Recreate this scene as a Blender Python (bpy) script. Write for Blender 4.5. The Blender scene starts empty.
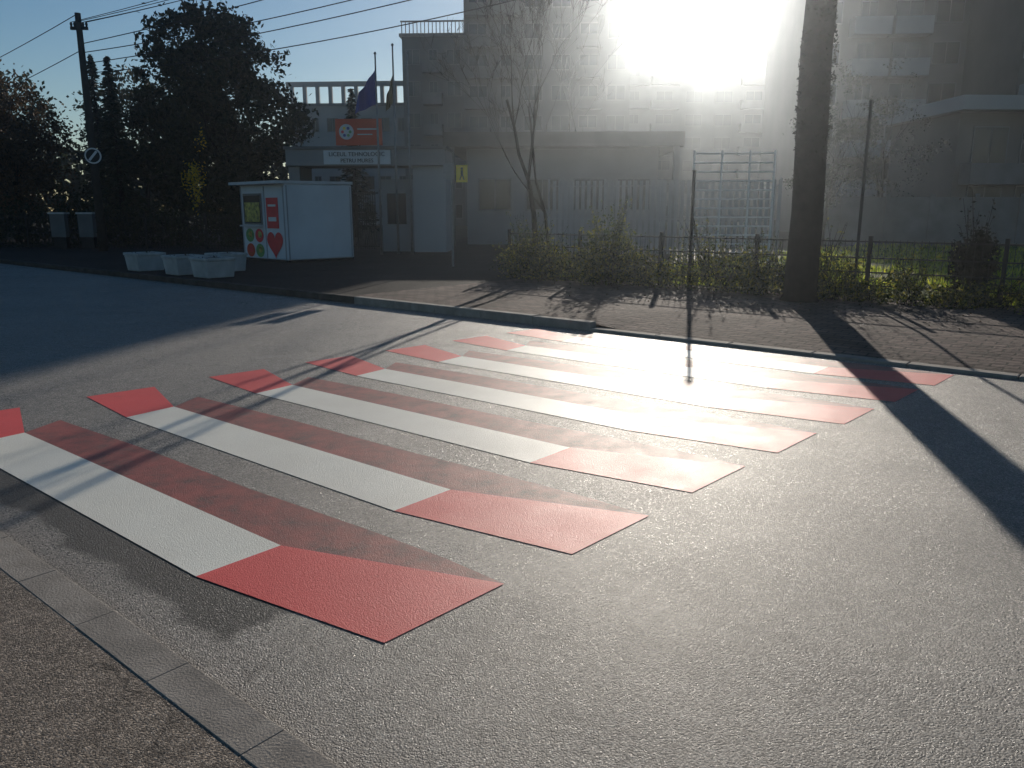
import bpy, math, random
from mathutils import Vector, Matrix
R=random.Random(7)
scene=bpy.context.scene
COL=scene.collection
SD=(0.769,-0.639); SN=(0.639,0.769)      # road axis and its normal
def RN(s,n,z=0.0): return (s*SD[0]+n*SN[0], s*SD[1]+n*SN[1], z)

# ---------------------------------------------------------------- materials
def newmat(name):
    m=bpy.data.materials.new(name); m.use_nodes=True
    nt=m.node_tree; b=nt.nodes["Principled BSDF"]
    return m,nt,b
def setin(b,k,v):
    if k in b.inputs: b.inputs[k].default_value=v
def c4(c): return (c[0],c[1],c[2],1)
def mul(c,k): return tuple(min(1,x*k) for x in c)
def simple(name,col,rough=0.7,var=0.25,scale=3.0,bump=0.0,bscale=40,metal=0.0,spec=0.4,dirt=0.0):
    m,nt,b=newmat(name); N=nt.nodes; L=nt.links
    tc=N.new("ShaderNodeTexCoord"); no=N.new("ShaderNodeTexNoise"); no.inputs["Scale"].default_value=scale
    no.inputs["Detail"].default_value=6
    L.new(tc.outputs["Object"],no.inputs["Vector"])
    cr=N.new("ShaderNodeValToRGB"); cr.color_ramp.elements[0].position=0.3; cr.color_ramp.elements[1].position=0.7
    cr.color_ramp.elements[0].color=c4(mul(col,1-var)); cr.color_ramp.elements[1].color=c4(mul(col,1+var*0.5))
    L.new(no.outputs["Fac"],cr.inputs["Fac"]); out=cr.outputs["Color"]
    if dirt>0:
        n2=N.new("ShaderNodeTexNoise"); n2.inputs["Scale"].default_value=scale*0.35; n2.inputs["Detail"].default_value=8
        mp=N.new("ShaderNodeMapping"); mp.inputs["Scale"].default_value=(1,1,0.25)
        L.new(tc.outputs["Object"],mp.inputs["Vector"]); L.new(mp.outputs[0],n2.inputs["Vector"])
        r2=N.new("ShaderNodeValToRGB"); r2.color_ramp.elements[0].position=0.45; r2.color_ramp.elements[1].position=0.75
        mx=N.new("ShaderNodeMixRGB"); mx.inputs[2].default_value=c4(mul(col,0.35))
        ml=N.new("ShaderNodeMath"); ml.operation='MULTIPLY'; ml.inputs[1].default_value=dirt
        L.new(n2.outputs["Fac"],r2.inputs["Fac"]); L.new(r2.outputs["Color"],ml.inputs[0]); L.new(ml.outputs[0],mx.inputs[0])
        L.new(out,mx.inputs[1]); out=mx.outputs[0]
    L.new(out,b.inputs["Base Color"])
    setin(b,"Roughness",rough); setin(b,"Metallic",metal); setin(b,"Specular IOR Level",spec)
    if bump>0:
        nb=N.new("ShaderNodeTexNoise"); nb.inputs["Scale"].default_value=bscale; nb.inputs["Detail"].default_value=4
        L.new(tc.outputs["Object"],nb.inputs["Vector"])
        bp=N.new("ShaderNodeBump"); bp.inputs["Strength"].default_value=bump; bp.inputs["Distance"].default_value=0.02
        L.new(nb.outputs["Fac"],bp.inputs["Height"]); L.new(bp.outputs[0],b.inputs["Normal"])
    return m
def leafmat(name,c1,c2,c3,trans=0.35,spec=0.2,rough=0.7):
    m,nt,b=newmat(name); N=nt.nodes; L=nt.links
    g=N.new("ShaderNodeNewGeometry"); cr=N.new("ShaderNodeValToRGB")
    e=cr.color_ramp.elements; e[0].color=c4(c1); e[1].color=c4(c3); k=e.new(0.6); k.color=c4(c2)
    L.new(g.outputs["Random Per Island"],cr.inputs["Fac"])
    L.new(cr.outputs[0],b.inputs["Base Color"]); setin(b,"Roughness",rough); setin(b,"Specular IOR Level",spec)
    if trans>0:
        t=N.new("ShaderNodeBsdfTranslucent"); mx=N.new("ShaderNodeMixShader"); mx.inputs[0].default_value=trans
        mu=N.new("ShaderNodeMixRGB"); mu.blend_type='MULTIPLY'; mu.inputs[0].default_value=1; mu.inputs[2].default_value=(1.5,1.6,0.8,1)
        L.new(cr.outputs[0],mu.inputs[1]); L.new(mu.outputs[0],t.inputs[0])
        out=N["Material Output"]; L.new(b.outputs[0],mx.inputs[1]); L.new(t.outputs[0],mx.inputs[2]); L.new(mx.outputs[0],out.inputs[0])
    return m

def math_node(nt,op,a=None,b=None,c=None,clamp=False):
    n=nt.nodes.new("ShaderNodeMath"); n.operation=op; n.use_clamp=clamp
    for i,v in enumerate((a,b,c)):
        if v is None: continue
        if isinstance(v,(int,float)): n.inputs[i].default_value=v
        else: nt.links.new(v,n.inputs[i])
    return n.outputs[0]
def noise(nt,vec,scale,detail=5,rough=0.6):
    n=nt.nodes.new("ShaderNodeTexNoise"); n.inputs["Scale"].default_value=scale; n.inputs["Detail"].default_value=detail
    n.inputs["Roughness"].default_value=rough
    nt.links.new(vec,n.inputs["Vector"]); return n.outputs["Fac"]
def ramp(nt,fac,p0,c0,p1,c1):
    r=nt.nodes.new("ShaderNodeValToRGB"); r.color_ramp.elements[0].position=p0; r.color_ramp.elements[1].position=p1
    r.color_ramp.elements[0].color=c4(c0); r.color_ramp.elements[1].color=c4(c1); nt.links.new(fac,r.inputs["Fac"]); return r.outputs["Color"]
def mixc(nt,fac,a,b,mode='MIX'):
    n=nt.nodes.new("ShaderNodeMixRGB"); n.blend_type=mode
    for i,v in ((0,fac),(1,a),(2,b)):
        if isinstance(v,(int,float)): n.inputs[i].default_value=v
        elif isinstance(v,tuple): n.inputs[i].default_value=c4(v)
        else: nt.links.new(v,n.inputs[i])
    return n.outputs[0]
def asphalt_base(nt,pos,c_lo,c_hi):
    """returns colour, height, per-stone random value"""
    big=noise(nt,pos,0.45,6); fine=noise(nt,pos,220,3,0.8)
    v=nt.nodes.new("ShaderNodeTexVoronoi"); v.inputs["Scale"].default_value=145; nt.links.new(pos,v.inputs["Vector"])
    sp=nt.nodes.new("ShaderNodeSeparateColor"); nt.links.new(v.outputs["Color"],sp.inputs[0])
    rnd=sp.outputs[0]; rnd2=sp.outputs[1]
    stone=ramp(nt,rnd,0.45,c_lo,1.0,c_hi)
    col=mixc(nt,0.25,stone,ramp(nt,fine,0.35,mul(c_lo,0.5),0.7,mul(c_hi,0.95)))
    mid=noise(nt,pos,9,6,0.75)
    col=mixc(nt,0.75,col,ramp(nt,mid,0.32,(0.45,0.44,0.43),0.66,(1,1,1)),'MULTIPLY')
    col=mixc(nt,0.6,col,ramp(nt,big,0.32,(0.55,0.55,0.55),0.68,(1,1,1)),'MULTIPLY')
    h=math_node(nt,'ADD',math_node(nt,'MULTIPLY',v.outputs["Distance"],-0.9),math_node(nt,'MULTIPLY',rnd2,0.8))
    h=math_node(nt,'ADD',h,math_node(nt,'MULTIPLY',fine,0.9))
    h=math_node(nt,'ADD',h,math_node(nt,'MULTIPLY',noise(nt,pos,40,4,0.75),0.6))
    return col,h,rnd2
def asphalt(name,c_lo,c_hi,rough=0.5,stain=False,bump=0.6,cracks=True,spec=0.5):
    m,nt,b=newmat(name); g=nt.nodes.new("ShaderNodeNewGeometry"); pos=g.outputs["Position"]
    col,h,rnd=asphalt_base(nt,pos,c_lo,c_hi)
    rr=noise(nt,pos,1.3,6)
    rough_s=math_node(nt,'ADD',math_node(nt,'MULTIPLY',rr,0.22),rough-0.11)
    shiny=math_node(nt,'MULTIPLY',math_node(nt,'GREATER_THAN',rnd,0.85),0.32)
    rough_s=math_node(nt,'SUBTRACT',rough_s,shiny)
    if cracks:
        vc=nt.nodes.new("ShaderNodeTexVoronoi"); vc.feature='DISTANCE_TO_EDGE'; vc.inputs["Scale"].default_value=0.42
        wp=nt.nodes.new("ShaderNodeVectorMath"); wp.operation='ADD'
        nn=nt.nodes.new("ShaderNodeTexNoise"); nn.inputs["Scale"].default_value=1.7; nn.inputs["Detail"].default_value=7; nt.links.new(pos,nn.inputs["Vector"])
        nt.links.new(pos,wp.inputs[0]); nt.links.new(nn.outputs["Color"],wp.inputs[1]); nt.links.new(wp.outputs[0],vc.inputs["Vector"])
        cm=math_node(nt,'LESS_THAN',vc.outputs["Distance"],0.0035)
        cm=math_node(nt,'MULTIPLY',cm,math_node(nt,'GREATER_THAN',noise(nt,pos,0.5,2),0.5))
        col=mixc(nt,math_node(nt,'MULTIPLY',cm,0.7),col,mul(c_lo,0.3))
        h=math_node(nt,'SUBTRACT',h,math_node(nt,'MULTIPLY',cm,1.5))
    if stain:
        dn=nt.nodes.new("ShaderNodeVectorMath"); dn.operation='DOT_PRODUCT'; dn.inputs[1].default_value=(SN[0],SN[1],0); nt.links.new(pos,dn.inputs[0])
        ds=nt.nodes.new("ShaderNodeVectorMath"); ds.operation='DOT_PRODUCT'; ds.inputs[1].default_value=(SD[0],SD[1],0); nt.links.new(pos,ds.inputs[0])
        wob=math_node(nt,'MULTIPLY',math_node(nt,'SUBTRACT',noise(nt,pos,2.2,5),0.5),0.35)
        nv=math_node(nt,'ADD',dn.outputs["Value"],wob); sv=math_node(nt,'ADD',ds.outputs["Value"],math_node(nt,'MULTIPLY',wob,2.0))
        a=math_node(nt,'MULTIPLY',math_node(nt,'SUBTRACT',nv,1.36),16,clamp=True)
        c=math_node(nt,'MULTIPLY',math_node(nt,'SUBTRACT',2.05,nv),10,clamp=True)
        d=math_node(nt,'MULTIPLY',math_node(nt,'SUBTRACT',-2.5,sv),12,clamp=True)
        mk=math_node(nt,'MULTIPLY',math_node(nt,'MULTIPLY',a,c),d)
        col=mixc(nt,math_node(nt,'MULTIPLY',mk,0.86),col,mul(c_lo,0.2))
        rough_s=math_node(nt,'ADD',rough_s,math_node(nt,'MULTIPLY',mk,0.15))
        gd=math_node(nt,'MULTIPLY',math_node(nt,'SUBTRACT',1.42,nv),6,clamp=True)
        col=mixc(nt,math_node(nt,'MULTIPLY',gd,0.35),col,(0.20,0.165,0.135))
    nt.links.new(col,b.inputs["Base Color"]); nt.links.new(rough_s,b.inputs["Roughness"])
    setin(b,"Specular IOR Level",spec)
    bp=nt.nodes.new("ShaderNodeBump"); bp.inputs["Strength"].default_value=bump; bp.inputs["Distance"].default_value=0.0045
    nt.links.new(h,bp.inputs["Height"]); nt.links.new(bp.outputs[0],b.inputs["Normal"])
    return m
def paint(name,col,wear,rough=0.42,wearcol=(0.09,0.083,0.075),worn_scale=3.0,soft=7,spec=0.3):
    m,nt,b=newmat(name); g=nt.nodes.new("ShaderNodeNewGeometry"); pos=g.outputs["Position"]
    acol,h,rnd=asphalt_base(nt,pos,mul(wearcol,0.8),mul(wearcol,1.9))
    n1=noise(nt,pos,worn_scale,8,0.7); n2=noise(nt,pos,120,3,0.85)
    w=math_node(nt,'ADD',math_node(nt,'MULTIPLY',n1,0.62),math_node(nt,'MULTIPLY',n2,0.38))
    mk=math_node(nt,'MULTIPLY',math_node(nt,'SUBTRACT',w,1-wear),soft,clamp=True)
    pc=mixc(nt,0.8,col,ramp(nt,noise(nt,pos,1.1,6),0.3,(0.84,0.82,0.80),0.7,(1,1,1)),'MULTIPLY')
    pc=mixc(nt,0.4,pc,ramp(nt,n2,0.3,(0.7,0.68,0.66),0.62,(1,1,1)),'MULTIPLY')
    nt.links.new(mixc(nt,mk,pc,acol),b.inputs["Base Color"])
    nt.links.new(math_node(nt,'ADD',math_node(nt,'MULTIPLY',n1,0.25),rough-0.12),b.inputs["Roughness"])
    setin(b,"Specular IOR Level",spec)
    bp=nt.nodes.new("ShaderNodeBump"); bp.inputs["Strength"].default_value=0.5; bp.inputs["Distance"].default_value=0.0035
    nt.links.new(h,bp.inputs["Height"]); nt.links.new(bp.outputs[0],b.inputs["Normal"])
    return m
def pavers(name):
    m,nt,b=newmat(name); g=nt.nodes.new("ShaderNodeNewGeometry"); pos=g.outputs["Position"]
    mp=nt.nodes.new("ShaderNodeMapping"); mp.inputs["Rotation"].default_value=(0,0,math.radians(39.7)); nt.links.new(pos,mp.inputs["Vector"])
    br=nt.nodes.new("ShaderNodeTexBrick"); br.inputs["Scale"].default_value=1.0; br.inputs["Brick Width"].default_value=0.26; br.inputs["Row Height"].default_value=0.13
    br.inputs["Mortar Size"].default_value=0.011; br.inputs["Color1"].default_value=(0.21,0.145,0.12,1); br.inputs["Color2"].default_value=(0.11,0.083,0.07,1); br.inputs["Mortar"].default_value=(0.018,0.016,0.014,1)
    nt.links.new(mp.outputs[0],br.inputs["Vector"])
    col=mixc(nt,0.85,br.outputs["Color"],ramp(nt,noise(nt,pos,1.4,7),0.35,(0.35,0.35,0.35),0.65,(1,1,1)),'MULTIPLY')
    nt.links.new(col,b.inputs["Base Color"]); setin(b,"Roughness",0.9); setin(b,"Specular IOR Level",0.08)
    h=math_node(nt,'ADD',math_node(nt,'MULTIPLY',br.outputs["Fac"],-1.0),math_node(nt,'MULTIPLY',noise(nt,pos,12,4),0.9))
    bp=nt.nodes.new("ShaderNodeBump"); bp.inputs["Strength"].default_value=0.9; bp.inputs["Distance"].default_value=0.02
    nt.links.new(h,bp.inputs["Height"]); nt.links.new(bp.outputs[0],b.inputs["Normal"]); return m

M={}
M['road']=asphalt("asphalt_road",(0.085,0.077,0.067),(0.64,0.58,0.50),rough=0.58,stain=True,spec=0.5,bump=0.8)
M['foot']=asphalt("asphalt_footway",(0.125,0.10,0.08),(0.64,0.52,0.41),rough=0.8,bump=0.8,spec=0.25)
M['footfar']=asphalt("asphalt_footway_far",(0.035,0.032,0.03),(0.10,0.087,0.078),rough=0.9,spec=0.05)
M['paver']=pavers("clay_pavers")
M['kerb']=simple("kerb_concrete",(0.30,0.265,0.225),0.88,0.25,7,0.25,110,dirt=0.3,spec=0.2)
M['kerbdark']=simple("dark_kerb_concrete",(0.075,0.068,0.06),0.9,0.3,5,0.25,60,dirt=0.4,spec=0.05)  # darker concrete tone for the left stretch of the far kerb
M['white']=paint("white_road_paint",(0.90,0.87,0.75),0.36,0.52,spec=0.36)
M['red']=paint("red_road_paint",(0.80,0.10,0.088),0.40,0.52,spec=0.28)
M['shade']=paint("thin_dark_red_paint",(0.38,0.10,0.08),0.56,0.56,worn_scale=5,soft=4.5,spec=0.28)
M['soil']=simple("ground_soil",(0.05,0.045,0.032),0.9,0.4,0.6,0.5,8,spec=0.05)
M['grassg']=simple("grass_ground",(0.11,0.14,0.03),0.9,0.6,1.0,0.6,15,spec=0.05)
M['grass']=leafmat("grass_blades",(0.08,0.11,0.015),(0.20,0.25,0.035),(0.46,0.42,0.08),0.55)
M['hedge']=leafmat("hedge_leaves",(0.014,0.026,0.010),(0.035,0.046,0.014),(0.26,0.22,0.045),0.36)  # last leaf colour is brightened to look backlit
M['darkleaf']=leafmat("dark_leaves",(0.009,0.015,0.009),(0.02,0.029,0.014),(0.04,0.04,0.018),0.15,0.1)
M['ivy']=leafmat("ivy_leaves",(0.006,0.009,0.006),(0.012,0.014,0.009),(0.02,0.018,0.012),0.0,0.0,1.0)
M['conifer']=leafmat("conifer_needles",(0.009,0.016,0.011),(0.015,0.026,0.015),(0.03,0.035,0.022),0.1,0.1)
M['yellowleaf']=leafmat("yellow_leaves",(0.45,0.24,0.02),(0.85,0.52,0.06),(0.30,0.20,0.03),0.55)
M['brownleaf']=leafmat("brown_leaves",(0.03,0.017,0.010),(0.065,0.034,0.016),(0.10,0.055,0.025),0.2)
M['bark']=simple("bark",(0.014,0.012,0.011),1.0,0.5,8,0.5,30,spec=0.0)
M['twig']=simple("twigs",(0.016,0.013,0.012),1.0,0.4,8,spec=0.0)
M['conc']=simple("pale_concrete",(0.18,0.175,0.17),0.9,0.25,1.2,0.3,30,dirt=0.5,spec=0.1)
M['planter']=simple("planter_concrete",(0.46,0.455,0.44),0.8,0.2,5,0.3,50,dirt=0.4)
M['render']=simple("white_render",(0.26,0.255,0.25),0.9,0.15,0.6,0.2,20,dirt=0.5,spec=0.1)
M['facadeA']=simple("pale_facade",(0.34,0.335,0.33),0.9,0.15,0.3,dirt=0.35,spec=0.1)
M['facadeB']=simple("grey_facade",(0.11,0.11,0.11),0.9,0.2,0.3,dirt=0.4,spec=0.1)
M['facadeC']=simple("beige_facade",(0.16,0.14,0.125),0.9,0.2,0.3,dirt=0.4,spec=0.1)
M['brown']=simple("weathered_slab",(0.09,0.078,0.07),0.9,0.3,1,dirt=0.4,spec=0.1)
M['frame']=simple("window_frame",(0.17,0.165,0.16),0.6,0.1,spec=0.2)
M['glass']=simple("window_glass",(0.015,0.018,0.022),0.2,0.3,0.7,spec=0.4)
M['kiosk']=simple("kiosk_panels",(0.60,0.63,0.66),0.5,0.10,1.0,dirt=0.35)
M['kioskroof']=simple("kiosk_roof",(0.5,0.51,0.52),0.6,0.1)
M['seam']=simple("panel_seam",(0.30,0.31,0.33),0.6,0.1)
M['redsign']=simple("red_print",(0.70,0.03,0.04),0.5,0.12,6)
M['orange']=simple("orange_banner",(0.62,0.07,0.025),0.7,0.1,2)
M['green']=simple("green_print",(0.12,0.30,0.08),0.5,0.3,12)
M['yellow']=simple("yellow_print",(0.90,0.60,0.05),0.45,0.08,4)
M['produce']=simple("produce_display",(0.45,0.38,0.08),0.5,0.9,9)
M['whitep']=simple("white_print",(0.6,0.6,0.6),0.5,0.05)
M['black']=simple("black_print",(0.02,0.02,0.02),0.5,0.1)
M['bluef']=simple("blue_flag_cloth",(0.006,0.05,0.26),0.9,0.15,3,spec=0.02)
M['yellowf']=simple("ochre_flag_cloth",(0.10,0.075,0.02),0.8,0.15,3)
M['metal']=simple("galvanised_metal",(0.22,0.225,0.23),0.5,0.2,8,metal=0.5)
M['dkmetal']=simple("dark_painted_metal",(0.03,0.03,0.03),0.8,0.2,8,metal=0.0,spec=0.08)
M['whitemetal']=simple("white_painted_metal",(0.30,0.295,0.30),0.6,0.1,3,dirt=0.3,spec=0.2)
M['polemat']=simple("pole_concrete",(0.05,0.045,0.04),0.9,0.3,4,0.4,30,spec=0.05)
M['wire']=simple("wire_rubber",(0.02,0.02,0.02),0.6,0.1,spec=0.1)

# ---------------------------------------------------------------- mesh builder
class MB:
    def __init__(s): s.v=[]; s.f=[]; s.mi=[]; s.m=[]
    def mat(s,k):
        if k not in s.m: s.m.append(k)
        return s.m.index(k)
    def poly(s,pts,k):
        i=len(s.v); s.v+= [tuple(p) for p in pts]; s.f.append(tuple(range(i,i+len(pts)))); s.mi.append(s.mat(k))
    def box(s,x0,x1,y0,y1,z0,z1,k,T=None,top=None):
        P=[(x0,y0,z0),(x1,y0,z0),(x1,y1,z0),(x0,y1,z0),(x0,y0,z1),(x1,y0,z1),(x1,y1,z1),(x0,y1,z1)]
        if top is not None:
            cx,cy=(x0+x1)/2,(y0+y1)/2
            for j in range(4,8): P[j]=(cx+(P[j][0]-cx)*top,cy+(P[j][1]-cy)*top,P[j][2])
        if T: P=[tuple(T@Vector(p)) for p in P]
        i=len(s.v); s.v+=P
        for q in ((0,3,2,1),(4,5,6,7),(0,1,5,4),(1,2,6,5),(2,3,7,6),(3,0,4,7)):
            s.f.append(tuple(i+a for a in q)); s.mi.append(s.mat(k))
    def tube(s,pts,rad,k,n=6,cap=True):
        rings=[]
        prev=None
        for j,p in enumerate(pts):
            p=Vector(p)
            a=Vector(pts[max(0,j-1)]); b=Vector(pts[min(len(pts)-1,j+1)])
            d=(b-a); d=d.normalized() if d.length>1e-9 else Vector((0,0,1))
            if prev is None:
                u=d.orthogonal().normalized()
            else:
                u=(prev-d*prev.dot(d)); u=u.normalized() if u.length>1e-6 else d.orthogonal().normalized()
            prev=u; w=d.cross(u)
            r=rad[j] if isinstance(rad,(list,tuple)) else rad
            ring=[]
            for q in range(n):
                an=2*math.pi*q/n; ring.append(len(s.v)); s.v.append(tuple(p+u*(r*math.cos(an))+w*(r*math.sin(an))))
            rings.append(ring)
        mi=s.mat(k)
        for a,b in zip(rings,rings[1:]):
            for q in range(n):
                s.f.append((a[q],a[(q+1)%n],b[(q+1)%n],b[q])); s.mi.append(mi)
        if cap:
            s.f.append(tuple(reversed(rings[0]))); s.mi.append(mi); s.f.append(tuple(rings[-1])); s.mi.append(mi)
    def leaf(s,p,size,k,d=None,asp=0.55):
        if d is None:
            d=Vector((R.gauss(0,1),R.gauss(0,1),R.gauss(0,1)))
        d=d.normalized() if d.length>1e-6 else Vector((0,0,1))
        u=Vector((R.gauss(0,1),R.gauss(0,1),R.gauss(0,1))).cross(d)
        u=u.normalized() if u.length>1e-6 else Vector((1,0,0))
        p=Vector(p); a=d*size*0.5; b=u*size*asp*0.5
        i=len(s.v); s.v+=[tuple(p-a),tuple(p+b),tuple(p+a),tuple(p-b)]
        s.f.append((i,i+1,i+2,i+3)); s.mi.append(s.mat(k))
    def obj(s,name,parent=None,smooth=False,loc=None,rz=0.0,**kw):
        me=bpy.data.meshes.new(name); me.from_pydata(s.v,[],s.f)
        for k in s.m: me.materials.append(M[k])
        me.polygons.foreach_set("material_index",s.mi)
        if smooth: me.polygons.foreach_set("use_smooth",[True]*len(me.polygons))
        me.update()
        o=bpy.data.objects.new(name,me); COL.objects.link(o)
        if parent: o.parent=parent
        if loc: o.location=loc
        o.rotation_euler=(0,0,rz)
        for a,b in kw.items(): o[a]=b
        return o
def empty(name,loc,rz,label,cat,group=None):
    e=bpy.data.objects.new(name,None); COL.objects.link(e); e.location=loc; e.rotation_euler=(0,0,rz); e.empty_display_size=0.2
    e["label"]=label; e["category"]=cat
    if group: e["group"]=group
    return e
def copytree(root,loc,rz,label=None):
    r=root.copy(); COL.objects.link(r); r.location=loc; r.rotation_euler=(0,0,rz)
    if label: r["label"]=label
    for ch in list(root.children):
        c=ch.copy(); COL.objects.link(c); c.parent=r
    return r
def bevel(o,w=0.01,seg=2):
    m=o.modifiers.new("bevel",'BEVEL'); m.width=w; m.segments=seg; m.limit_method='ANGLE'
def text_part(txt,size,k,parent,loc,rot,name="lettering"):
    cu=bpy.data.curves.new(name,'FONT'); cu.body=txt; cu.size=size; cu.extrude=0.01; cu.align_x='CENTER'; cu.align_y='CENTER'
    t=bpy.data.objects.new(name+"_tmp",cu); COL.objects.link(t)
    dg=bpy.context.evaluated_depsgraph_get(); me=bpy.data.meshes.new_from_object(t.evaluated_get(dg))
    bpy.data.objects.remove(t); me.materials.clear(); me.materials.append(M[k])
    o=bpy.data.objects.new(name,me); COL.objects.link(o); o.parent=parent; o.location=loc; o.rotation_euler=rot; return o

# ---------------------------------------------------------------- ground
b=MB(); b.poly([(-900,-900,-0.12),(900,-900,-0.12),(900,900,-0.12),(-900,900,-0.12)],'soil'); g=b.obj("ground",kind="structure")
b=MB(); b.poly([RN(-220,1.2),RN(160,1.2),RN(160,8.9),RN(-220,8.9)],'road'); b.obj("road",kind="structure")
b=MB(); b.poly([RN(-60,-40,0.015),RN(60,-40,0.015),RN(60,1.069,0.015),RN(-60,1.069,0.015)],'foot'); b.obj("near_pavement",kind="structure")
b=MB()
T=Matrix(((SD[0],SN[0],0,0),(SD[1],SN[1],0,0),(0,0,1,0),(0,0,0,1)))
s=-20-0.07
while s<12:
    L_=0.585; dz=R.uniform(0,0.0015); dn=R.uniform(-0.002,0.003)
    b.box(s+0.0015,s+L_-0.0015,1.063,1.218+dn,-0.1,0.0165+dz,'kerb',T); s+=L_
k=b.obj("near_kerb",kind="structure"); bevel(k,0.0025,2)
def pz(s,n):
    lo=0.03+0.09*max(0,min(1,(n-9.0)/1.6)); t=max(0,min(1,(s+6.6)/1.0)); return 0.12*(1-t)+lo*t
def sheet(name,s0,s1,n0,n1,ds,dn,k,zf):
    b=MB(); S=[s0+(s1-s0)*i/ds for i in range(ds+1)]; Nn=[n0+(n1-n0)*i/dn for i in range(dn+1)]
    for s_ in S:
        for n_ in Nn: b.v.append(RN(s_,n_,zf(s_,n_)))
    w=dn+1; mi=b.mat(k)
    for i in range(ds):
        for j in range(dn): b.f.append((i*w+j,(i+1)*w+j,(i+1)*w+j+1,i*w+j+1)); b.mi.append(mi)
    return b.obj(name,kind="structure")
sheet("paved_walkway",-11.2,40,9.05,14.6,120,14,'paver',pz)
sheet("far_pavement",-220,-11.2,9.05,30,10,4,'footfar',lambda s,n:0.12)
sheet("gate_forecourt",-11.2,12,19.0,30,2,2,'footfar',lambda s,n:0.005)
b=MB(); s=-60
while s<40:
    zt=pz(s+0.5,9.0)
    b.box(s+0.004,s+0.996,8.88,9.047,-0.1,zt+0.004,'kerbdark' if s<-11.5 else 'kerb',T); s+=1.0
k=b.obj("far_kerb",kind="structure"); bevel(k,0.012,2)
sheet("lawn",-11.2,60,14.6,70,10,10,'grassg',lambda s,n:0.02)

# ---------------------------------------------------------------- crosswalk bars
offs=[(0,0),(.77,.79),(1.53,1.63),(2.28,2.40),(3.03,3.13),(3.76,3.85),(4.44,4.50)]
B0=(-1.414,3.257)
Wt=[(0,0),(.284,.335),(-2.18,2.34),(-2.41,1.99)]
Rr=[(0,0),(.93,-.555),(1.38,-.07),(.284,.335)]
Lr=[(-2.41,1.99),(-2.18,2.34),(-2.68,3.10),(-3.1,2.70)]
Bd=[(.284,.335),(1.38,-.07),(1.10,.19),(.69,.52),(-.13,1.14),(-1.1,1.93),(-2.12,2.70),(-2.18,2.34)]
for i,(ox,oy) in enumerate(offs):
    e=empty("crosswalk_bar",(B0[0]+ox,B0[1]+oy,0),0,"white painted crosswalk bar with red ends on asphalt","road marking","painted bars of the crosswalk")
    for nm,pl,kk,z in (("white_paint",Wt,'white',0.003),("red_paint",Rr,'red',0.003),("red_paint",Lr,'red',0.003),("dark_red_paint",Bd,'shade',0.002)):
        b=MB(); b.poly([(p[0],p[1],z) for p in pl],kk); b.obj(nm,parent=e)

# ---------------------------------------------------------------- kiosk
e=empty("kiosk",(-8.26,24.6,0.12),math.radians(-43),"small white kiosk with red heart and fruit pictures","kiosk")
W_,Dp,H_=2.5,2.3,2.24
b=MB(); b.box(0,W_,0,Dp,0.08,H_,'kiosk'); o=b.obj("wall",parent=e); bevel(o,0.03)
b=MB(); b.box(0.03,W_-0.03,0.03,Dp-0.03,0,0.08,'dkmetal'); b.obj("plinth",parent=e)
b=MB(); P=[(-0.10,-0.30,H_-0.01),(W_+0.03,-0.30,H_-0.01),(W_+0.03,Dp+0.03,H_+0.015),(-0.10,Dp+0.03,H_+0.015)]
b.v=[*P,*[(p[0],p[1],p[2]+0.08) for p in P]]
for q in ((0,3,2,1),(4,5,6,7),(0,1,5,4),(1,2,6,5),(2,3,7,6),(3,0,4,7)): b.f.append(q); b.mi.append(b.mat('kioskroof'))
b.obj("roof",parent=e)
for x in (0.04,1.36,2.40):
    b=MB(); b.box(x,x+0.05,-0.014,-0.0015,0.1,H_-0.06,'seam'); b.obj("trim_strip",parent=e)
for y in (0.04,Dp-0.09):
    b=MB(); b.box(W_+0.0015,W_+0.014,y,y+0.035,0.1,H_-0.06,'seam'); b.obj("trim_strip",parent=e)
b=MB(); b.box(0.2,1.25,-0.03,-0.0155,1.08,1.98,'frame'); b.box(0.26,1.19,-0.036,-0.031,1.13,1.92,'glass')
b.box(0.3,1.15,-0.042,-0.037,1.16,1.72,'produce'); b.box(0.15,1.3,-0.16,-0.043,1.02,1.06,'kioskroof')
b.obj("window",parent=e,label="serving window with yellowish produce display")
b=MB(); b.box(1.5,2.12,-0.02,-0.001,0.98,1.85,'redsign'); b.box(1.6,2.02,-0.026,-0.021,1.18,1.30,'whitep'); b.box(1.6,2.02,-0.026,-0.021,1.6,1.66,'whitep'); b.obj("poster",parent=e)
b=MB(); pts=[]
for j in range(40):
    t=2*math.pi*j/40; x=16*math.sin(t)**3; z=13*math.cos(t)-5*math.cos(2*t)-2*math.cos(3*t)-math.cos(4*t); pts.append((1.87+x*0.027,-0.016,0.55+z*0.027))
b.poly(list(reversed(pts)),'redsign'); b.obj("heart_emblem",parent=e)
for (cx,cz,kk) in ((0.46,0.76,'green'),(1.0,0.76,'redsign'),(0.46,0.32,'orange'),(1.0,0.32,'green')):
    b=MB(); b.poly([(cx+0.24*math.sin(-2*math.pi*j/24),-0.012,cz+0.20*math.cos(2*math.pi*j/24)) for j in range(24)],kk)
    b.poly([(cx+0.04+0.11*math.sin(-2*math.pi*j/16),-0.018,cz+0.03+0.10*math.cos(2*math.pi*j/16)) for j in range(16)],'produce' if kk!='orange' else 'redsign')
    b.obj("fruit_picture",parent=e)

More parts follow.
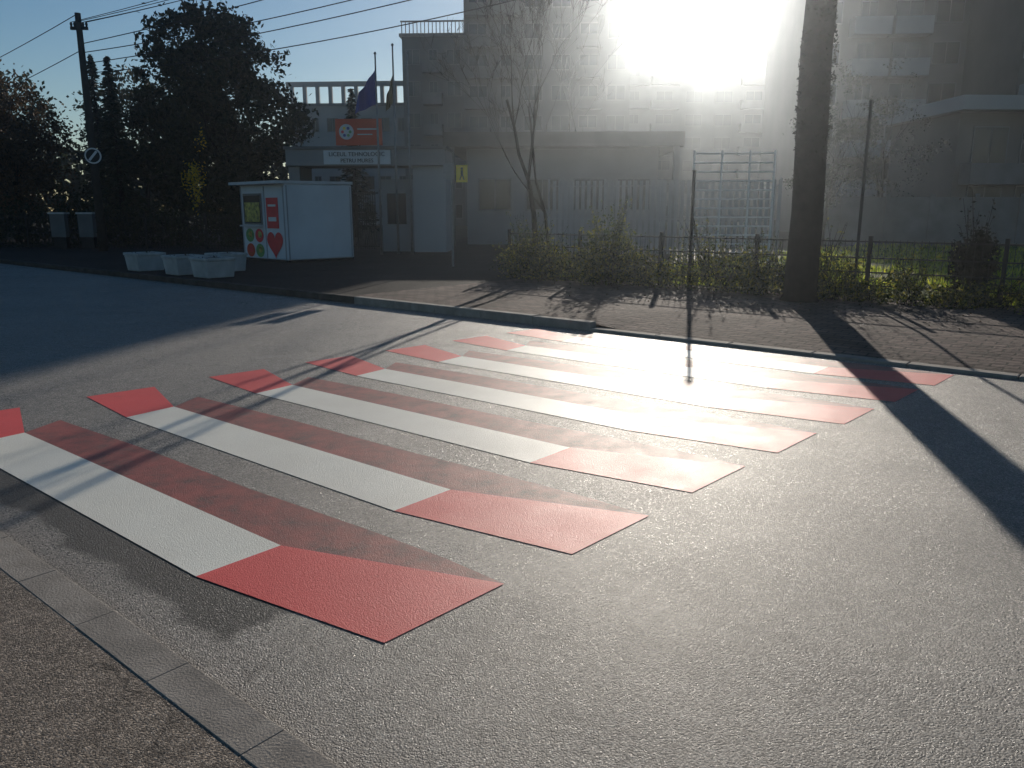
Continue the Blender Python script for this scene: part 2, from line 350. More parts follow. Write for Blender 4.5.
# ---------------------------------------------------------------- planters
def planter():
    b=MB(); a,h,t=0.32,0.38,0.36
    b.box(-a,a,-a,a,0,h,'planter',None,t/a)
    q=0.38;r_=0.32
    b.box(-q,q,-q,-r_,h,h+0.07,'planter'); b.box(-q,q,r_,q,h,h+0.07,'planter'); b.box(-q,-r_,-r_+.002,r_-.002,h,h+0.07,'planter'); b.box(r_,q,-r_+.002,r_-.002,h,h+0.07,'planter')
    return b
e0=empty("concrete_planter",RN(-16.85,9.6,0.12),-0.69,"pale square concrete planter at the pavement edge","planter","concrete planters on the pavement")
o=planter().obj("pot",parent=e0); bevel(o,0.015)
b=MB(); b.box(-0.315,0.315,-0.315,0.315,0.381,0.42,'soil')
for _ in range(14): b.leaf((R.uniform(-.27,.27),R.uniform(-.27,.27),0.43+R.random()*0.03),0.06,'brownleaf')
b.obj("soil",parent=e0)
for (s_,n_) in ((-18.15,9.6),(-18.3,10.8),(-20.1,9.6)): copytree(e0,RN(s_,n_,0.12),-0.69+R.uniform(-.06,.06))

# ---------------------------------------------------------------- utility poles and wires
def pole(loc,h):
    e=empty("utility_pole",loc,0,"dark concrete utility pole with cross arm and overhead wires","utility pole","utility poles")
    b=MB(); b.tube([(0,0,0),(0,0,h*0.5),(0,0,h)],[0.16,0.135,0.10],'polemat',12); b.obj("shaft",parent=e,smooth=True)
    b=MB(); b.box(-0.3,0.3,-0.05,0.05,h-0.55,h-0.45,'dkmetal')
    for x in (-.27,-.15,.15,.27): b.tube([(x,0,h-0.45),(x,0,h-0.36),(x,0,h-0.30)],[0.03,0.05,0.03],'dkmetal',8)
    b.obj("cross_arm",parent=e); return e
P1=(-15.35,30.0,0.12); P2=(12.6,18.0,0.02)
e1=pole(P1,8.3); e2=pole(P2,12.6)
wires=[((-.27,8.0),(-.27,12.3),.5),((-.15,8.0),(-.15,12.3),.62),((.15,8.0),(.15,12.3),.7),((.27,8.0),(.27,12.3),.65),((.1,7.3),(.1,11.4),.5),((.1,7.0),(.1,10.6),.7),((-.1,6.6),(-.1,9.9),.6),((.12,6.3),(.12,9.4),.8)]
for (a,c,sag) in wires:
    b=MB(); A=Vector((P1[0]+a[0],P1[1],a[1]+.12)); C=Vector((P2[0]+c[0],P2[1],c[1]))
    pts=[A.lerp(C,t/24)-Vector((0,0,4*sag*(t/24)*(1-t/24))) for t in range(25)]
    b.tube(pts,0.012 if a[1]>7.5 else 0.016,'wire',5); b.obj("overhead_wire",label="thin black overhead wire strung between utility poles",category="wire",group="overhead wires")
for tx,ty,tz in ((-60,70,9),(-58,70,7.8)):
    b=MB(); A=Vector((P1[0],P1[1],tz-0.6)); C=Vector((tx,ty,tz))
    pts=[A.lerp(C,t/24)-Vector((0,0,4*1.0*(t/24)*(1-t/24))) for t in range(25)]
    b.tube(pts,0.015,'wire',5); b.obj("overhead_wire",label="thin black overhead wire strung between utility poles",category="wire",group="overhead wires")
e=empty("round_road_sign",(P1[0]+0.12,P1[1]-0.24,3.55),0.25,"round dark road sign with white rim strapped to the pole","road sign")
b=MB(); b.tube([(0,0,0),(0,-0.03,0)],0.28,'whitep',28); b.tube([(0,-0.031,0),(0,-0.036,0)],0.23,'dkmetal',28)
b.box(-0.04,0.04,-0.042,-0.037,-0.21,0.21,'whitep',Matrix.Rotation(0.7,4,'Y')); b.obj("plate",parent=e)
b=MB(); b.box(-0.03,0.03,0.001,0.12,-0.05,0.05,'metal'); b.obj("bracket",parent=e)

# ---------------------------------------------------------------- gate portal
e=empty("entrance_gate_portal",(-8.1,29.6,0.12),math.radians(-3),"white concrete gate portal with sign band at the campus entrance","gate")
b=MB(); b.box(0,5.75,-0.3,1.6,3.05,3.62,'render'); o=b.obj("canopy",parent=e); bevel(o,0.02)
b=MB(); b.box(0.02,0.42,-0.1,1.4,0,3.045,'render'); b.obj("pillar",parent=e)
b=MB(); b.box(4.55,5.72,-0.1,1.4,0,3.045,'facadeA'); b.obj("pillar",parent=e)
b=MB(); b.box(-0.05,5.8,-0.36,1.66,3.623,3.72,'conc'); b.obj("coping",parent=e)
b=MB(); b.box(1.4,3.8,-0.345,-0.302,3.1,3.58,'whitep'); b.obj("name_board",parent=e)
text_part("LICEUL TEHNOLOGIC",0.205,'black',e,(2.6,-0.36,3.44),(math.pi/2,0,0)); text_part("PETRU MURES",0.19,'black',e,(2.6,-0.36,3.22),(math.pi/2,0,0))
b=MB()
for i in range(30): b.box(0.5+i*0.085,0.53+i*0.085,0.6,0.63,0.08,2.2,'dkmetal')
for z in (0.15,1.1,2.1): b.box(0.43,3.1,0.635,0.67,z,z+0.05,'dkmetal')
b.obj("gate_leaf",parent=e)
b=MB(); b.box(3.3,4.5,0.3,1.3,0,2.6,'render'); b.box(3.5,4.2,0.28,0.298,1.0,2.1,'glass'); b.obj("porter_booth",parent=e)
e=empty("orange_banner_board",(-6.4,29.9,3.842),math.radians(-3),"orange banner board with round pale emblem above the gate canopy","banner")
b=MB(); b.box(0,1.7,-0.03,0.03,0.08,1.0,'orange'); b.obj("board",parent=e)
b=MB(); b.tube([(0.4,-0.031,0.55),(0.4,-0.04,0.55)],0.27,'whitep',24)
for j,kk in enumerate(('green','bluef','yellow','redsign','bluef','green')):
    a=j*math.pi/3; cx=0.4+0.14*math.cos(a); cz=0.55+0.14*math.sin(a); b.tube([(cx,-0.041,cz),(cx,-0.046,cz)],0.055,kk,10)
b.obj("emblem",parent=e)
b=MB(); b.box(0.8,1.5,-0.038,-0.031,0.62,0.67,'whitep'); b.box(0.8,1.35,-0.038,-0.031,0.44,0.48,'whitep'); b.obj("printed_lines",parent=e)
b=MB(); b.tube([(0.2,0.06,0),(0.2,0.06,0.95)],0.03,'metal'); b.tube([(1.5,0.06,0),(1.5,0.06,0.95)],0.03,'metal'); b.obj("support",parent=e)
def flag(e,h,kk,w,l):
    b=MB(); nx,nz=14,16
    for i in range(nx+1):
        for j in range(nz+1):
            u=i/nx; v=j/nz
            x=-u*w*(0.75+0.25*v); y=0.09*math.sin(u*11+v*2)*(0.3+u); z=h-v*l*(1-0.25*u)-u*(0.75-0.15*v)
            b.v.append((x,y,z))
    mi=b.mat(kk)
    for i in range(nx):
        for j in range(nz): a=i*(nz+1)+j; b.f.append((a,a+1,a+nz+2,a+nz+1)); b.mi.append(mi)
    b.obj("flag_cloth",parent=e,smooth=True)
for (x,y,h,kk,lab,fz) in ((-4.5,27.6,6.5,'bluef',"tall metal flagpole with drooping blue flag",6.05),(-3.95,27.8,6.8,'yellowf',"tall metal flagpole with drooping ochre flag",6.0),(-3.5,28.0,6.6,None,"tall bare metal flagpole beside the gate",0)):
    e=empty("flagpole",(x,y,0.12),0,lab,"flagpole","flagpoles by the gate")
    b=MB(); b.tube([(0,0,0),(0,0,h*.5),(0,0,h)],[0.045,0.038,0.025],'metal',10); b.tube([(0,0,h),(0,0,h+0.04),(0,0,h+0.08)],[0.04,0.05,0.01],'metal',10); b.obj("pole",parent=e,smooth=True)
    if kk: flag(e,fz,kk,0.75 if kk=='bluef' else 0.3,1.1 if kk=='bluef' else 0.95)

# ---------------------------------------------------------------- signs and posts
e=empty("pedestrian_sign",(-1.6,21.6,0.12),0.05,"small yellow pedestrian sign on a thin metal post","road sign")
b=MB(); b.tube([(0,0,0),(0,0,2.7)],0.03,'metal',8); b.obj("post",parent=e)
b=MB(); b.box(0.12,0.42,-0.03,-0.01,2.22,2.66,'yellow'); b.obj("plate",parent=e)
b=MB(); b.tube([(0.27,-0.031,2.57),(0.27,-0.036,2.57)],0.035,'black',12); b.box(0.24,0.30,-0.036,-0.031,2.42,2.53,'black')
b.poly([(0.2,-0.034,2.28),(0.23,-0.034,2.28),(0.29,-0.034,2.43),(0.25,-0.034,2.43)],'black'); b.poly([(0.31,-0.034,2.28),(0.34,-0.034,2.28),(0.30,-0.034,2.43),(0.26,-0.034,2.43)],'black'); b.obj("pedestrian_symbol",parent=e)
b=MB(); b.box(-0.22,0.05,-0.03,-0.01,2.3,2.7,'metal'); b.obj("side_plate",parent=e)
for (x,y,h,r,lab) in ((3.6,16.1,2.3,0.033,"plain dark steel post beside the hedge"),(5.95,13.75,3.3,0.026,"tall slim dark steel post near the ivy clad tree")):
    e=empty("steel_post",(x,y,0.05),0,lab,"post")
    b=MB(); b.tube([(0,0,0),(0,0,h)],r,'dkmetal',10); b.obj("shaft",parent=e); b=MB(); b.tube([(0,0,h),(0,0,h+0.04)],r+0.01,'dkmetal',10); b.obj("cap",parent=e)

# ---------------------------------------------------------------- fences
def rail_fence(name,p0,p1,h,step,bar,kk,label,bars_k=None,rails=(0.15,0.5,0.9),z=0.02,thick=0.008):
    A=Vector((p0[0],p0[1],z)); C=Vector((p1[0],p1[1],z)); L_=(C-A).length; ang=math.atan2(C.y-A.y,C.x-A.x)
    e=empty(name,A,ang,label,"fence")
    n=max(1,int(round(L_/step)))
    b=MB(); b.box(-0.03,0.03,-0.03,0.03,0,h+0.06,kk); o=b.obj("post",parent=e)
    for i in range(1,n+1):
        c=o.copy(); COL.objects.link(c); c.parent=e; c.location=(i*L_/n,0,0)
    b=MB()
    for r in rails: b.box(0,L_,-0.012,0.012,r*h-0.012,r*h+0.012,kk)
    x=bar
    while x<L_: b.box(x-thick,x+thick,-0.02,-0.013,0.06,h,bars_k or kk); x+=bar
    b.obj("panel",parent=e); return e
rail_fence("low_metal_fence",RN(-12.0,14.35),RN(6,14.35),1.1,2.0,0.11,'dkmetal',"low dark metal fence running through the hedge",rails=(0.12,0.3,0.5,0.72,0.97),thick=0.004)
rail_fence("dark_fence",(-22,32.5),(-9.6,31.5),1.45,2.4,0.13,'dkmetal',"dark railing fence under the trees",thick=0.01)
e=rail_fence("white_slatted_fence",(1.3,28.5),(9.0,27.2),2.6,2.1,0.2,'whitemetal',"tall white slatted metal fence in front of the hall",rails=(0.1,0.5,0.93),thick=0.06)
e=empty("climbing_frame",(5.35,24.0,0.02),math.radians(-6),"white metal ladder frame of thin rungs behind the hedge","climbing frame")
b=MB()
for x in (0,0.8,1.6,2.3): b.tube([(x,0,0),(x,0,3.3)],0.03,'whitep',8)
b.obj("upright",parent=e); b=MB()
for i in range(12): b.tube([(0.03,0.0,0.35+i*0.26),(2.27,0,0.35+i*0.26)],0.022,'whitep',6)
b.obj("rung",parent=e)
e=empty("concrete_garden_wall",(13.5,38.0,0.02),math.radians(-4),"grey concrete panel wall in front of apartments","wall")
b=MB()
for i in range(10): b.box(i*2.0+0.02,i*2.0+1.98,-0.06,0.06,0,2.2,'conc')
for i in range(11): b.box(i*2.0-0.1,i*2.0+0.1,-0.13,-0.062,0,2.35,'conc')
b.obj("panel",parent=e)

# ---------------------------------------------------------------- buildings
def window_mesh(w,h):
    b=MB(); b.box(0,w,-0.05,-0.002,0,h,'frame')
    b.box(0.06,w/2-0.03,-0.056,-0.051,0.06,h-0.06,'glass'); b.box(w/2+0.03,w-0.06,-0.056,-0.051,0.06,h-0.06,'glass'); return b
def balcony_mesh(w,h=1.0,d=1.2,kk='conc'):
    b=MB(); b.box(0,w,-d,-0.003,-0.16,0,kk); b.box(0,w,-d,-d+0.07,0.001,h,kk); b.box(0,0.07,-d+0.072,-0.003,0.001,h,kk); b.box(w-0.07,w,-d+0.072,-0.003,0.001,h,kk)
    return b
def block(name,loc,ang,W,D,H,st,cols,label,wall,winW=1.4,winH=1.4,balc=(),z0=0.8,cat="building",parapet=True,bk=None,wing=None):
    e=empty(name,loc,math.radians(ang),label,cat)
    b=MB(); b.box(0,W,0,D,0,H,wall)
    b.obj("wall",parent=e)
    if wing:
        b=MB(); b.box(wing[0],wing[1],2,D-1,H+0.31,H+wing[2],wall); b.obj("roof_room",parent=e)
    b=MB(); b.box(-0.25,W+0.25,-0.25,D+0.25,H+0.002,H+0.3,'conc')
    if parapet:
        b.box(-0.1,W+0.1,-0.1,0.1,H+0.303,H+0.9,wall)
    b.obj("roof",parent=e)
    sh=(H-0.4)/st; cw=W/cols
    src=window_mesh(winW,winH).obj("window",parent=e)
    nar=window_mesh(winW*0.6,winH).obj("window",parent=e)
    used_s=False; used_n=False; bsrc=None
    for i in range(st):
        for j in range(cols):
            narrow=(j*7+3)%5==0
            lx=cw*(j+0.5)-(winW*0.6 if narrow else winW)/2; lz=i*sh+z0
            if narrow:
                if not used_n: o=nar; used_n=True
                else: o=nar.copy(); COL.objects.link(o); o.parent=e
            else:
                if not used_s: o=src; used_s=True
                else: o=src.copy(); COL.objects.link(o); o.parent=e
            o.location=(lx,0,lz)
            if j in balc and i>0:
                if bsrc is None: bsrc=balcony_mesh(cw*0.92,1.0,1.2,bk or 'conc').obj("balcony",parent=e); q=bsrc
                else: q=bsrc.copy(); COL.objects.link(q); q.parent=e
                q.location=(cw*j+cw*0.04,0,i*sh+0.05)
    if not used_n: bpy.data.objects.remove(nar)
    return e
e=block("school_building",(-25,93,0),-4,19.5,12,13.0,4,10,"long pale school building with open roof gallery",'facadeA',1.3,1.5,parapet=False)
b=MB()
for i in range(14): b.box(0.2+i*1.46,0.6+i*1.46,-0.1,0.25,13.303,15.1,'facadeA')
b.box(-0.2,19.9,-0.15,0.3,15.103,15.6,'facadeA'); b.obj("roof_gallery",parent=e)
e=block("stepped_building",(-11.5,88,0),-3,6.5,12,19.3,6,3,"mid height grey building with roof railing",'facadeB',1.5,1.5,balc=(1,),parapet=False)
b=MB()
for i in range(17): b.box(i*0.4,i*0.4+0.08,-0.1,-0.02,19.61,20.7,'facadeB')
b.box(-0.1,6.6,-0.12,0,20.703,20.85,'facadeB'); b.obj("roof_railing",parent=e)
block("tower_block",(-4.9,86,0),-2,17.0,14,24.2,8,6,"tall hazy apartment tower with balconies",'facadeB',1.9,1.5,balc=(0,1,4),bk='facadeB')
block("distant_block",(11,118,0),0,34,12,22.5,7,8,"distant apartment block in haze",'facadeB',2.4,1.6,balc=(1,2,5),bk='facadeB',wing=(9,15,3.2))
block("apartment_block",(21.0,60,0),-4,11.0,12,25,9,4,"tall apartment block with balconies behind the trees",'facadeC',1.9,1.5,balc=(1,2),bk='facadeA')
e=block("apartment_block",(31.5,52,0),-4,14,12,25,9,4,"tall beige apartment block with wide stacked balconies",'facadeC',2.2,1.6,balc=(0,1,2),bk='facadeA')
e=empty("low_hall",(-2.6,36,0),math.radians(-2),"low flat roofed hall with overhanging brown roof slab","building")
b=MB(); b.box(0.6,9.0,0,7,0,4.25,'render'); b.obj("wall",parent=e)
b=MB(); b.box(-0.3,9.9,-1.2,8,4.253,4.85,'brown'); b.obj("roof",parent=e)
src=window_mesh(1.5,1.4).obj("window",parent=e); src.location=(1.1,0,1.6)
for x in (3.2,5.3,7.2):
    c=src.copy(); COL.objects.link(c); c.parent=e; c.location=(x,0,1.6)
for x in (-0.1,9.5):
    b=MB(); b.box(x,x+0.25,-1.0,-0.75,0,4.25,'conc'); b.obj("column",parent=e)
e=empty("annex_building",(23.3,43,0),math.radians(2),"two storey dark annex with projecting flat roof","building")
b=MB(); b.box(0,13,0,7,0,6.6,'facadeC'); b.obj("wall",parent=e)
b=MB(); b.box(-0.6,13.6,-1.2,7.5,6.603,7.3,'facadeA'); b.obj("roof",parent=e)
src=window_mesh(1.9,1.9).obj("window",parent=e); src.location=(0.8,0,4.0)
for (x,z) in ((3.4,4.0),(6.0,4.0),(0.8,1.0),(3.4,1.0),(6.0,1.0)):
    c=src.copy(); COL.objects.link(c); c.parent=e; c.location=(x,0,z)
b=balcony_mesh(8,0.9,1.0); o=b.obj("balcony",parent=e); o.location=(0.3,0,3.1)
for (x,lab) in ((-18.0,"white utility cabinet beside the dark fence"),(-16.9,"white utility cabinet beside the dark fence")):
    e=empty("utility_cabinet",(x,32.0,0.12),0.1,lab,"cabinet","white cabinets under the trees")
    b=MB(); b.box(-0.28,0.28,-0.2,0.2,0.45,1.35,'conc'); o=b.obj("housing",parent=e); bevel(o,0.02)
    b=MB(); b.box(-0.31,0.31,-0.24,0.24,1.352,1.42,'planter'); b.obj("lid",parent=e)
    b=MB(); b.box(-0.24,0.24,-0.16,0.16,0,0.448,'dkmetal'); b.obj("plinth",parent=e)

# ---------------------------------------------------------------- trees
def grow(bt,tips,p,d,L_,r,dep,maxd,spread=0.6,up=0.15,kids=(2,3),k='bark',taper=(.62,.85),rmin=0.0):
    pts=[p]; rad=[r]; n=3
    for i in range(n):
        d=(d+Vector((R.gauss(0,.12),R.gauss(0,.12),R.gauss(0,.1)+up*0.3))).normalized()
        p=p+d*(L_/n); pts.append(p); rad.append(max(rmin,r*(1-0.4*(i+1)/n)))
    bt.tube(pts,rad,k,6 if dep<2 else (4 if dep<4 else 3),cap=False)
    if dep>=maxd-1: tips.append(p)
    if dep>=maxd: return
    for i in range(R.randint(*kids)+ (1 if dep==0 else 0)):
        ax=Vector((R.gauss(0,1),R.gauss(0,1),R.gauss(0,0.5))).normalized()
        nd=(d+ax*spread+Vector((0,0,up))).normalized()
        q=pts[R.choice([2,3,3])]
        grow(bt,tips,q,nd,L_*R.uniform(*taper),max(rmin,rad[-1]*R.uniform(.6,.85)),dep+1,maxd,spread,up,kids,k,taper,rmin)
def broadleaf(loc,h,rad,leafk,nclump,per,size,label,name="broadleaf_tree",patch=None,trunk_r=0.2,zc=0.58,zr=0.42,cat="tree",group=None,wa=0.22):
    e=empty(name,loc,R.uniform(0,6),label,cat,group)
    bt=MB(); tips=[]
    grow(bt,tips,Vector((0,0,0)),Vector((0,0,1)),h*0.3,trunk_r,0,4,0.65,0.3)
    bt.obj("trunk",parent=e,smooth=True)
    bc=MB()
    for c in range(nclump):
        while True:
            x,y,z=R.uniform(-1,1),R.uniform(-1,1),R.uniform(-1,1)
            q=x*x+y*y+z*z
            if 0.1<q<1: break
        wob=1+wa*math.sin(3*x+5*z+loc[0])+0.15*math.sin(7*y-4*z)+wa*0.6*math.sin(9*z+4*x)
        cc=Vector((x*rad*wob,y*rad*wob,h*zc+z*h*zr*(0.9+0.1*wob)))
        sp=rad*R.uniform(0.06,0.15)
        for _ in range(per):
            bc.leaf(cc+Vector((R.gauss(0,sp),R.gauss(0,sp),R.gauss(0,sp*0.8))),size*R.uniform(.6,1.3),leafk)
    bc.obj("crown",parent=e)
    if patch:
        bp=MB(); cs=[Vector(patch[0])+Vector((R.gauss(0,.38),R.gauss(0,.2),R.gauss(0,.5))) for _ in range(10)]
        for _ in range(patch[1]):
            c=R.choice(cs); bp.leaf(c+Vector((R.gauss(0,.11),R.gauss(0,.11),R.gauss(0,.25))),size*R.uniform(.35,.65),'yellowleaf')
        bp.obj("yellow_foliage",parent=e); e.rotation_euler=(0,0,0)
    return e
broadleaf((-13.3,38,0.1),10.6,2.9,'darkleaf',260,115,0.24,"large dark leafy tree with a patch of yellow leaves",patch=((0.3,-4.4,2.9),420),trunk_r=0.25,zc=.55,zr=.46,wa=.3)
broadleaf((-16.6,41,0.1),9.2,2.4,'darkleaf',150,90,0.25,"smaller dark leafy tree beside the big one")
def conifer(loc,h,rad,label):
    e=empty("conifer_tree",loc,R.uniform(0,6),label,"tree","dark conifers")
    b=MB(); b.tube([(0,0,0),(0,0,h*.5),(0,0,h*.98)],[0.14,0.09,0.02],'bark',8); b.obj("trunk",parent=e,smooth=True)
    b=MB(); nl=int(h*4.2)
    for i in range(nl):
        t=i/nl; z=h*(0.1+0.9*t); r=rad*(1-t)**0.85+0.05
        for j in range(int(7+8*(1-t))):
            a=R.uniform(0,2*math.pi); rr=r*R.uniform(.65,1.15)
            for q in range(9):
                f=(q+R.random())/9; pp=Vector((math.cos(a)*rr*f,math.sin(a)*rr*f,z-0.35*f*rr+R.gauss(0,.05)))
                b.leaf(pp,0.28,'conifer',Vector((math.cos(a)+R.gauss(0,.5),math.sin(a)+R.gauss(0,.5),-0.3)),0.35)
    b.obj("crown",parent=e)
conifer((-19.3,40,0.1),8.8,1.3,"dark narrow spruce behind the fence"); conifer((-21.6,43,0.1),9.4,1.6,"dark narrow spruce behind the fence"); conifer((-8.9,46,0.1),8.2,1.3,"dark narrow spruce behind the gate")
conifer((-17.6,36.5,0.1),6.6,1.4,"dark narrow spruce behind the fence")
for (x,y,h,r) in ((-24.0,39,7.9,2.4),(-27.5,41,8.8,2.9),(-31,46,9.5,3.2),(-22.3,37,6.4,2.0)):
    broadleaf((x,y,0.1),h,r,'brownleaf',140,55,0.17,"thin autumn tree with sparse brown leaves",trunk_r=0.16,group="autumn trees")
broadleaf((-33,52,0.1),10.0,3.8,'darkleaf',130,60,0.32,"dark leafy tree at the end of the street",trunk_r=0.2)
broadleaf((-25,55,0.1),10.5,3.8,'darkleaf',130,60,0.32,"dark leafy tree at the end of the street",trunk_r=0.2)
b=MB()
for i in range(14000):
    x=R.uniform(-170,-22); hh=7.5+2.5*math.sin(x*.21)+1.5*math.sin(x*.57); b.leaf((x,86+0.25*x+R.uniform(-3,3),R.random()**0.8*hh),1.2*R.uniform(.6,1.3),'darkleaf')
b.obj("distant_treeline",kind="stuff")
def shrub(loc,rx,ry,h,leafk,n,size,label,group=None,name="hedge_bush",stems=12,reach=1.3):
    e=empty(name,loc,R.uniform(0,6),label,"bush",group)
    b=MB(); tp=[]
    for i in range(stems):
        a=R.uniform(0,6.28); q=Vector((math.cos(a)*rx*R.uniform(.4,1.1),math.sin(a)*ry*R.uniform(.4,1.1),h*R.uniform(.8,reach)))
        b.tube([(R.gauss(0,.1),R.gauss(0,.1),0),q*0.5+Vector((R.gauss(0,.06),R.gauss(0,.06),.1)),q],[0.008,0.006,0.0025],'twig',4,cap=False); tp.append(q)
    b.obj("stem",parent=e)
    b=MB(); nc=max(4,n//45); cs=[]
    for i in range(nc):
        a=R.uniform(0,6.28); rr=math.sqrt(R.random()); cs.append(Vector((math.cos(a)*rx*rr,math.sin(a)*ry*rr,h*R.uniform(.12,.95)*(1-0.35*rr))))
    for i in range(n):
        c=R.choice(cs); sp=min(rx,h)*0.19
        p=c+Vector((R.gauss(0,sp),R.gauss(0,sp),R.gauss(0,sp))); p.z=max(0.02,p.z); b.leaf(p,size*R.uniform(.6,1.4),leafk)
    for q in tp:
        for _ in range(9): b.leaf(q*R.uniform(.65,1.0)+Vector((R.gauss(0,.03),R.gauss(0,.03),R.gauss(0,.03))),size*R.uniform(.6,1.1),leafk)
    b.obj("foliage",parent=e); return e
s_=-11.7
while s_<4:
    lowend=s_>-4.6
    h=(R.choice([0.35,0.5,0.65]) if lowend else R.choice([0.6,0.8,1.0,1.15]))*R.uniform(.8,1.15)
    shrub(RN(s_,14.2+R.uniform(-.4,.5),0.05),R.uniform(.4,.8),R.uniform(.4,.65),h,'hedge',R.randint(800,1300) if lowend else R.randint(1500,2200),0.06,"low straggly green and yellow hedge bush by the fence","hedge bushes along the fence",stems=18,reach=1.45)
    s_+=R.uniform(.45,.7)
shrub((2.0,16.8,0.02),0.8,0.5,1.55,'hedge',1900,0.07,"taller yellowing hedge bush above the fence",stems=26,reach=1.25)
shrub((7.5,12.95,0.05),0.3,0.3,1.5,'ivy',3600,0.07,"narrow dark evergreen shrub by the fence",name="evergreen_shrub")
for (x,y) in ((-21,34.5),(-18.5,35),(-16,34.8),(-13.5,35),(-24,36),(-27,38),(-11.2,34),(-30,40),(-34,44)):
    shrub((x,y,0.1),1.6,1.0,R.uniform(1.8,2.6),'darkleaf',1700,0.17,"dark bushy shrub behind the fence","dark shrubs behind the fence",name="dark_shrub")
def baretree(loc,stems,L_,seed,maxd,spread,up,rmin,label,tw=3,taper=(.60,.82),kids=(2,3)):
    RS=R.getstate(); R.seed(seed)
    e=empty("bare_tree",loc,0,label,"tree")
    bt=MB(); tips=[]
    for (dx,dy,r) in stems:
        grow(bt,tips,Vector((dx*0.3+.05,dy*.3,0)),Vector((dx*1.0,dy*.7,1)).normalized(),L_,r,0,maxd,spread,up,kids,taper=taper,rmin=rmin)
    bt.obj("trunk",parent=e,smooth=True)
    b=MB()
    for p in tips:
        for _ in range(tw): b.tube([p,p+Vector((R.gauss(0,.16),R.gauss(0,.16),R.uniform(.05,.35)))*(L_/2.3)],[rmin*.85,rmin*.4],'twig',3,cap=False)
        if R.random()<0.2: b.leaf(p,0.05,'brownleaf')
    b.obj("crown",parent=e); R.setstate(RS)
baretree((0.8,18.4,0.02),((-.28,.1,.08),(.16,-.1,.045)),2.3,41,5,0.46,0.13,0.004,"bare dark tree with leaning trunks rising from the hedge",tw=3)
baretree((3.2,50,0.02),((-.12,.1,.17),(.2,-.1,.10)),4.2,5,5,0.50,0.10,0.014,"tall bare tree added to break up the tower shadow",tw=1,kids=(2,2))  # added tree, breaks up the straight edge of the tower's shadow
e=empty("ivy_clad_tree",(4.85,13.3,0.08),0,"thick dark ivy clad tree trunk at the edge of the walkway","tree")
bt=MB(); tips=[]
bt.tube([(0,0,-.05),(0.0,0,.15),(0.02,0,1.5),(-0.02,0.05,4),(0.06,0,7),(0,0,10)],[.36,.27,.25,.24,.22,.14],'bark',16)
for i in range(16):
    z=R.uniform(6.2,9.6); a=R.uniform(0,6.28)
    grow(bt,tips,Vector((0,0,z)),Vector((math.cos(a)*.8,math.sin(a)*.8,.9)).normalized(),1.1,0.05,0,3,0.5,.2)
bt.obj("trunk",parent=e,smooth=True)
b=MB()
for i in range(4000):
    z=R.uniform(1.8,10); rr=(0.24+0.02*math.sin(z*2.3)+0.015*math.sin(z*5.1))*R.uniform(.9,1.12); a=R.uniform(0,6.28)
    b.leaf((math.cos(a)*rr,math.sin(a)*rr,z),0.06*R.uniform(.6,1.3),'ivy')
for p in tips:
    for _ in range(14): b.leaf(p+Vector((R.gauss(0,.2),R.gauss(0,.2),R.gauss(0,.2))),0.09,'ivy')
b.obj("crown",parent=e)
for (x,y,h,r,kk,nc,pp) in ((13.9,36,7.8,1.8,'darkleaf',80,60),(18.5,40,8.5,2.0,'darkleaf',50,40)):
    broadleaf((x,y,0.02),h,r,kk,nc,pp,0.13,"sparse dark garden tree in front of the apartments",trunk_r=0.13,group="garden trees")
b=MB()
for i in range(32000):
    s_=R.uniform(-11.5,8); n_=14.7+26*(R.random()**1.6)
    if math.sin(s_*1.9+n_*.7)+math.sin(n_*1.3-s_*.6)<-0.9: continue
    p=Vector(RN(s_,n_,0.05)); b.leaf(p,R.uniform(.12,.34),'grass',Vector((R.gauss(0,.35),R.gauss(0,.35),1)),0.16)
b.obj("grass",kind="stuff")
b=MB()
for i in range(420):
    s_=R.uniform(-11,5); n_=13.9-2.6*R.random()**2; p=Vector(RN(s_,n_,pz(s_,n_)+0.006)); b.leaf(p,0.035,'brownleaf',Vector((R.gauss(0,1),R.gauss(0,1),0.03)),0.8)
b.obj("fallen_leaves",kind="stuff")

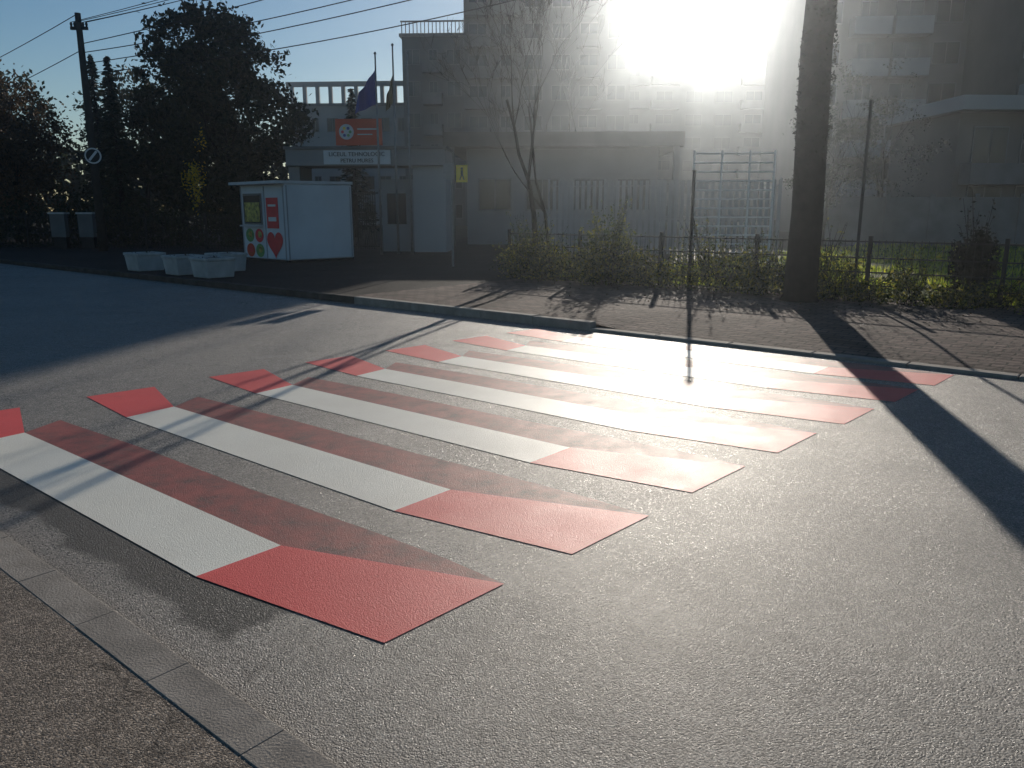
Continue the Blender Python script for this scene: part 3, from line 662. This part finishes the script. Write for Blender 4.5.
# ---------------------------------------------------------------- haze volume, added to mimic sun glow and veiling glare
SUN_AZ=math.radians(12.3); SUN_EL=math.radians(14.8)
m=bpy.data.materials.new("glare_haze"); m.use_nodes=True; nt=m.node_tree
for n in list(nt.nodes):
    if n.type!='OUTPUT_MATERIAL': nt.nodes.remove(n)
vs=nt.nodes.new("ShaderNodeVolumeScatter"); vs.inputs["Density"].default_value=0.00068; vs.inputs["Anisotropy"].default_value=0.78; vs.inputs["Color"].default_value=(0.80,0.90,1.0,1)
v2=nt.nodes.new("ShaderNodeVolumeScatter"); v2.inputs["Density"].default_value=0.00048; v2.inputs["Anisotropy"].default_value=0.93; v2.inputs["Color"].default_value=(0.88,0.94,1.0,1)
ad=nt.nodes.new("ShaderNodeAddShader"); nt.links.new(vs.outputs[0],ad.inputs[0]); nt.links.new(v2.outputs[0],ad.inputs[1])
nt.links.new(ad.outputs[0],nt.nodes["Material Output"].inputs["Volume"])
me=bpy.data.meshes.new("sky"); import bmesh
bm=bmesh.new(); bmesh.ops.create_uvsphere(bm,u_segments=32,v_segments=16,radius=1); bm.to_mesh(me); bm.free()
me.materials.append(m); o=bpy.data.objects.new("sky",me); COL.objects.link(o); o.scale=(240,240,36); o.location=(0,60,0); o["kind"]="structure"  # flattened shell that holds the added glare haze

# ---------------------------------------------------------------- light
w=bpy.data.worlds.new("World"); scene.world=w; w.use_nodes=True; nt=w.node_tree
bg=nt.nodes["Background"]; sky=nt.nodes.new("ShaderNodeTexSky"); sky.sky_type='NISHITA'; sky.sun_disc=False
sky.sun_elevation=SUN_EL; sky.sun_rotation=SUN_AZ; sky.air_density=1.0; sky.dust_density=0.2; sky.ozone_density=2.6
hs=nt.nodes.new("ShaderNodeHueSaturation"); hs.inputs["Saturation"].default_value=1.25
nt.links.new(sky.outputs[0],hs.inputs["Color"]); nt.links.new(hs.outputs[0],bg.inputs[0]); bg.inputs[1].default_value=0.068
sl=bpy.data.lights.new("sun",'SUN'); sl.energy=5.0; sl.angle=math.radians(0.5); sl.color=(1,0.92,0.81)
so=bpy.data.objects.new("sun",sl); COL.objects.link(so)
sd=Vector((math.sin(SUN_AZ)*math.cos(SUN_EL),math.cos(SUN_AZ)*math.cos(SUN_EL),math.sin(SUN_EL)))
so.rotation_euler=sd.to_track_quat('Z','Y').to_euler(); so.location=(10,-5,30)
scene.view_settings.view_transform='Standard'; scene.view_settings.look='None'; scene.view_settings.exposure=0
# ---------------------------------------------------------------- camera
cd=bpy.data.cameras.new("camera"); cd.sensor_width=36; cd.lens=27.7; cd.clip_end=2500; cd.clip_start=0.05
co=bpy.data.objects.new("camera",cd); COL.objects.link(co); co.location=(0,0,1.6); co.rotation_euler=(math.radians(90-12.4),0,0)
scene.camera=co
